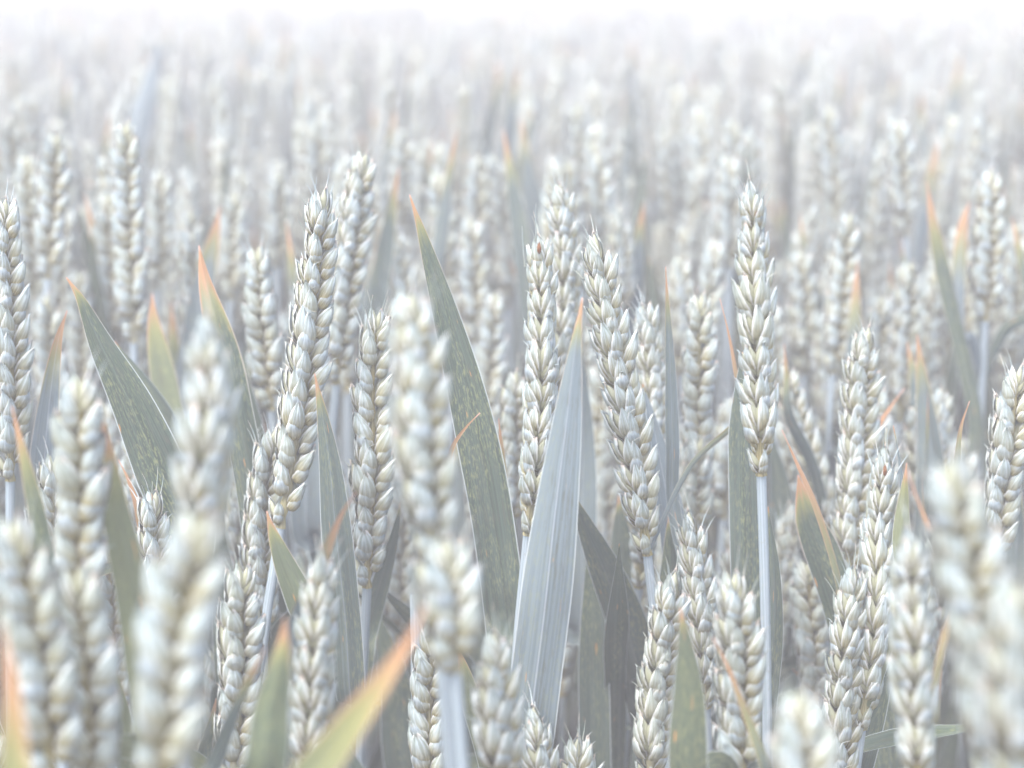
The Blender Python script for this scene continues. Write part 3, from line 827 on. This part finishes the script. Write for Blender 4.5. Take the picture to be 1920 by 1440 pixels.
# ------------------------------------------------------------------ the ranks behind: prototypes, then copies
def proto(k, lib, parts):
    r = random.Random(4000 + k)
    L = r.uniform(.070, .098)
    top = 0.735
    base = Vector((0, 0, top - L))
    bend = r.uniform(-.16, .16); bb = r.uniform(-.14, .14)
    A, L = catmull([base, base + Vector((bend * L * .25, bb * L * .3, L * .4)), base + Vector((bend * L, bb * L, L))], 40)
    g = Vector((-bend * .12, -bb * .12, 0))
    S = stem_curve(g, base, Vector(A[4] - A[0]).normalized(), 18)
    root = link(bpy.data.objects.new('wheat_plant', None))
    root.empty_display_size = 0.02
    child('stem', stem_mesh(S, np.array(g)), root)
    az = r.uniform(0, math.pi)
    if parts:
        P, Q, at = rachis_arrays(A, 1.0)
        ear = child('ear', mesh_np('ear', P, Q, [HUSK], at), root, base - g)
        for idx, M in ear_layout(A, L, az, 4100 + k, 1.1):
            child('spikelet', SPK_ME[idx], ear).matrix_local = M
    else:
        child('ear', joined_ear(A, L, az, 4100 + k, lib, 1.1), root, base - g)
    # flag leaf, mostly erect
    for q in range(2):
        a = r.uniform(0, 2 * math.pi)
        dr = Vector((math.cos(a), math.sin(a), 0))
        zz = base.z - r.uniform(.02, .09) - q * .12
        i = min(np.searchsorted(S[:, 2], zz), len(S) - 1)
        p = Vector(S[i])
        Ln = r.uniform(.10, .16)
        up = r.uniform(.88, .98)
        tip = p + dr * Ln * (1 - up) * 2.2 + Vector((0, 0, Ln * up * .95))
        m1 = p + dr * Ln * .10 + Vector((0, 0, Ln * .5))
        me = leaf_mesh([tip, m1, p + dr * .006 + Vector((0, 0, .02)), p], r.uniform(.007, .0125), g, face=r.uniform(-80, 80), tone=r.choice((-.3, .05, .15, .25, .5)),
                       tip_len=r.choice((.002, .003, .004, .012, .022)), taper=.06, view=np.array([math.sin(a), -math.cos(a), .2]), seed=r.uniform(0, 50), n=24)
        child('leaf', me, root)
    low_leaf(root, S, g, r, .2, .45)
    low_leaf(root, S, g, r, .35, .55)
    return root

def copy_tree(o, parent=None):
    c = o.copy()
    COL.objects.link(c)
    c.parent = parent
    for ch in o.children:
        copy_tree(ch, c)
    return c

N_PROTO = 8
proto_near = [proto(k, None, True) for k in range(N_PROTO)]
proto_far = [proto(k, SPK_MID, False) for k in range(N_PROTO)]
used = set()

taken = [(p['g'].x, p['g'].y) for p in plants] + [(p['tip'].x, p['tip'].y) for p in plants]
def visible(x, y, ztop, margin=40):
    px, py, z = project(Vector((x, y, ztop)))
    return -margin < px < 1920 + margin and py > -60

def in_frame(x, y, ztop):
    if y < .1: return False
    px, py, z = project(Vector((x, y, ztop)))
    px2, py2, z2 = project(Vector((x, y, ztop - .1)))
    return -30 < px < 1950 and py2 > 0 and py < 1440

cands = []
GR = 0.05
DENS_CELL = 0.0345          # one plant per cell: about 380 to the square metre
ix = int(2.6 / DENS_CELL)
for j in range(int(.35 / DENS_CELL), int(14.0 / DENS_CELL)):
    y = j * DENS_CELL
    half = 0.35 + y * 0.42
    n = int(half / DENS_CELL)
    for i in range(-n, n + 1):
        if y > 5 and rng.random() < min(.75, (y - 5) * .15): continue
        x = (i + rng.uniform(-.45, .45)) * DENS_CELL
        yy = y + rng.uniform(-.45, .45) * DENS_CELL
        cands.append((x, yy, rng.gauss(0, 1)))
ind, mass = [], []
for x, y, gz in cands:
    dep = y
    vis = in_frame(x, y, .735)
    if vis and y < .68:
        continue                      # those ranks are set one by one above
    if not vis and y < .8:
        px, py, z = project(Vector((x, y, .7)))
        if y < .3 or (-330 < px < 2250):
            continue
    near_taken = min((x - a) ** 2 + (y - b) ** 2 for a, b in taken) if y < 1.2 else 1
    if near_taken < .016 ** 2: continue
    dz = max(-.075, min(.045, gz * .027 + .008))
    if y < 0.82: dz = -.025 - .05 * abs(gz)
    elif y < .95: dz -= .012
    (ind if vis else mass).append((x, y, dz))
ind.sort(key=lambda t: t[1])
N_IND = 300 - len(H) - len(BACK)
far_rest = ind[N_IND:]
ind = ind[:N_IND]
mass += far_rest

rankc = {}
prow = sorted(back_list, key=lambda p: p['tip'].y)
def back_label(tip):
    px, py, z = project(tip)
    i = nick_for(px)
    c = rankc[i] = rankc.get(i, 0) + 1
    return f"blurred wheat plant, {ORD[min(c, len(ORD)) - 1]} one back behind {NICK[i]}"
todo = [(p['tip'].y, 'h', p) for p in prow] + [(y, 'c', (x, y, dz)) for x, y, dz in ind]
todo.sort(key=lambda t: t[0])
for y, kind, v in todo:
    if kind == 'h':
        v['root']['label'] = back_label(v['tip'])
        continue
    x, y, dz = v
    k = rng.randrange(N_PROTO)
    lib = proto_near if y < 1.12 else proto_far
    src = lib[k]
    key = (id(lib), k)
    o = copy_tree(src) if key in used else src
    used.add(key)
    o.location = (x, y, dz)
    o.rotation_euler = (rng.uniform(-.05, .05), rng.uniform(-.05, .05), rng.uniform(0, 6.283))
    o.scale = (1, 1, 1)
    # keep the foot on the soil: shorter plants are lower, the culm simply starts in the ground
    o['label'] = back_label(Vector((x, y, .735 + dz)))
    o['category'] = 'wheat'
    o['group'] = G_BACK
for lib in (proto_near, proto_far):
    for k in range(N_PROTO):
        if (id(lib), k) not in used:
            for ch in list(lib[k].children_recursive): bpy.data.objects.remove(ch)
            bpy.data.objects.remove(lib[k])

# ------------------------------------------------------------------ the far field: one mass of plants
def mass_field(pts):
    me = bpy.data.meshes.new('wheat_field')
    V = np.array([(x, y, dz) for x, y, dz in pts], np.float32)
    me.vertices.add(len(V)); me.vertices.foreach_set('co', V.ravel())
    for m in (HUSK, LEAF, STEM): me.materials.append(m)
    o = link(bpy.data.objects.new('wheat_field', me))
    o['kind'] = 'stuff'
    o['label'] = 'pale blurred mass of wheat filling the field out to the far edge'
    o['category'] = 'wheat field'
    ng = bpy.data.node_groups.new('wheat_field', 'GeometryNodeTree')
    ng.interface.new_socket('Geometry', in_out='INPUT', socket_type='NodeSocketGeometry')
    ng.interface.new_socket('Geometry', in_out='OUTPUT', socket_type='NodeSocketGeometry')
    N, L = ng.nodes, ng.links
    gi, go = N.new('NodeGroupInput'), N.new('NodeGroupOutput')
    allj = N.new('GeometryNodeJoinGeometry')
    srcs = [p for p in proto_far if p.name in bpy.data.objects]
    for p in srcs:
        j = N.new('GeometryNodeJoinGeometry')
        for ch in p.children:
            oi = N.new('GeometryNodeObjectInfo'); oi.transform_space = 'ORIGINAL'
            oi.inputs['Object'].default_value = ch
            tr = N.new('GeometryNodeTransform')
            tr.inputs['Translation'].default_value = ch.location
            L.new(oi.outputs['Geometry'], tr.inputs['Geometry'])
            L.new(tr.outputs[0], j.inputs[0])
        gti = N.new('GeometryNodeGeometryToInstance')
        L.new(j.outputs[0], gti.inputs[0])
        L.new(gti.outputs[0], allj.inputs[0])
    iop = N.new('GeometryNodeInstanceOnPoints')
    iop.inputs['Pick Instance'].default_value = True
    rv = N.new('FunctionNodeRandomValue'); rv.data_type = 'INT'
    rv.inputs['Min'].default_value = 0; rv.inputs['Max'].default_value = len(srcs) - 1
    for sck in rv.inputs:
        if sck.name == 'Min' and sck.type == 'INT': sck.default_value = 0
        if sck.name == 'Max' and sck.type == 'INT': sck.default_value = len(srcs) - 1
    io = [s for s in rv.outputs if s.type == 'INT'][0]
    rr = N.new('FunctionNodeRandomValue'); rr.data_type = 'FLOAT_VECTOR'
    rr.inputs[0].default_value = (-.07, -.07, 0); rr.inputs[1].default_value = (.07, .07, 6.283)
    L.new(gi.outputs[0], iop.inputs['Points'])
    L.new(allj.outputs[0], iop.inputs['Instance'])
    L.new(io, iop.inputs['Instance Index'])
    L.new(rr.outputs[0], iop.inputs['Rotation'])
    L.new(iop.outputs[0], go.inputs[0])
    md = o.modifiers.new('wheat_field', 'NODES'); md.node_group = ng
    return o
mass_field(mass)

# ------------------------------------------------------------------ ground and what lies beyond
def ground():
    n = 61
    t = np.linspace(-1, 1, n)
    ax = np.sign(t) * (np.abs(t) ** 3) * 200
    X, Y = np.meshgrid(ax, ax, indexing='ij')
    Z = -0.02 + 0.012 * np.sin(X * 7.3 + Y * 3.1) * np.cos(Y * 9.7)
    P = np.stack([X.ravel(), Y.ravel(), Z.ravel()], 1)
    i, j = np.meshgrid(np.arange(n - 1), np.arange(n - 1), indexing='ij')
    a = (i * n + j).ravel()
    o = link(bpy.data.objects.new('ground', mesh_np('ground', P, np.stack([a, a + n, a + n + 1, a + 1], 1), [SOIL])))
    o['kind'] = 'structure'
ground()

HAZE = 0.225
if HAZE:
    import bmesh
    bm = bmesh.new()
    bmesh.ops.create_cube(bm, size=1.0)
    for v in bm.verts:
        v.co = (v.co.x * 440, v.co.y * 440, (-1.2 if v.co.z < 0 else 0.95))
    me = bpy.data.meshes.new('haze'); bm.to_mesh(me); bm.free()
    hz = link(bpy.data.objects.new('haze', me))
    hz['kind'] = 'stuff'
    hm, hn, hl = new_mat('haze_air')
    pv = hn.new('ShaderNodeVolumePrincipled')
    pv.inputs['Color'].default_value = (0.985, 0.965, 0.99, 1)
    pv.inputs['Density'].default_value = HAZE
    ho = hn.new('ShaderNodeOutputMaterial')
    hl.new(pv.outputs[0], ho.inputs['Volume'])
    me.materials.append(hm)

print('plants', len(H), len(BACK), len(ind), 'mass', len(mass), 'shoots', len(TILL), 'objects', len(scn.objects))
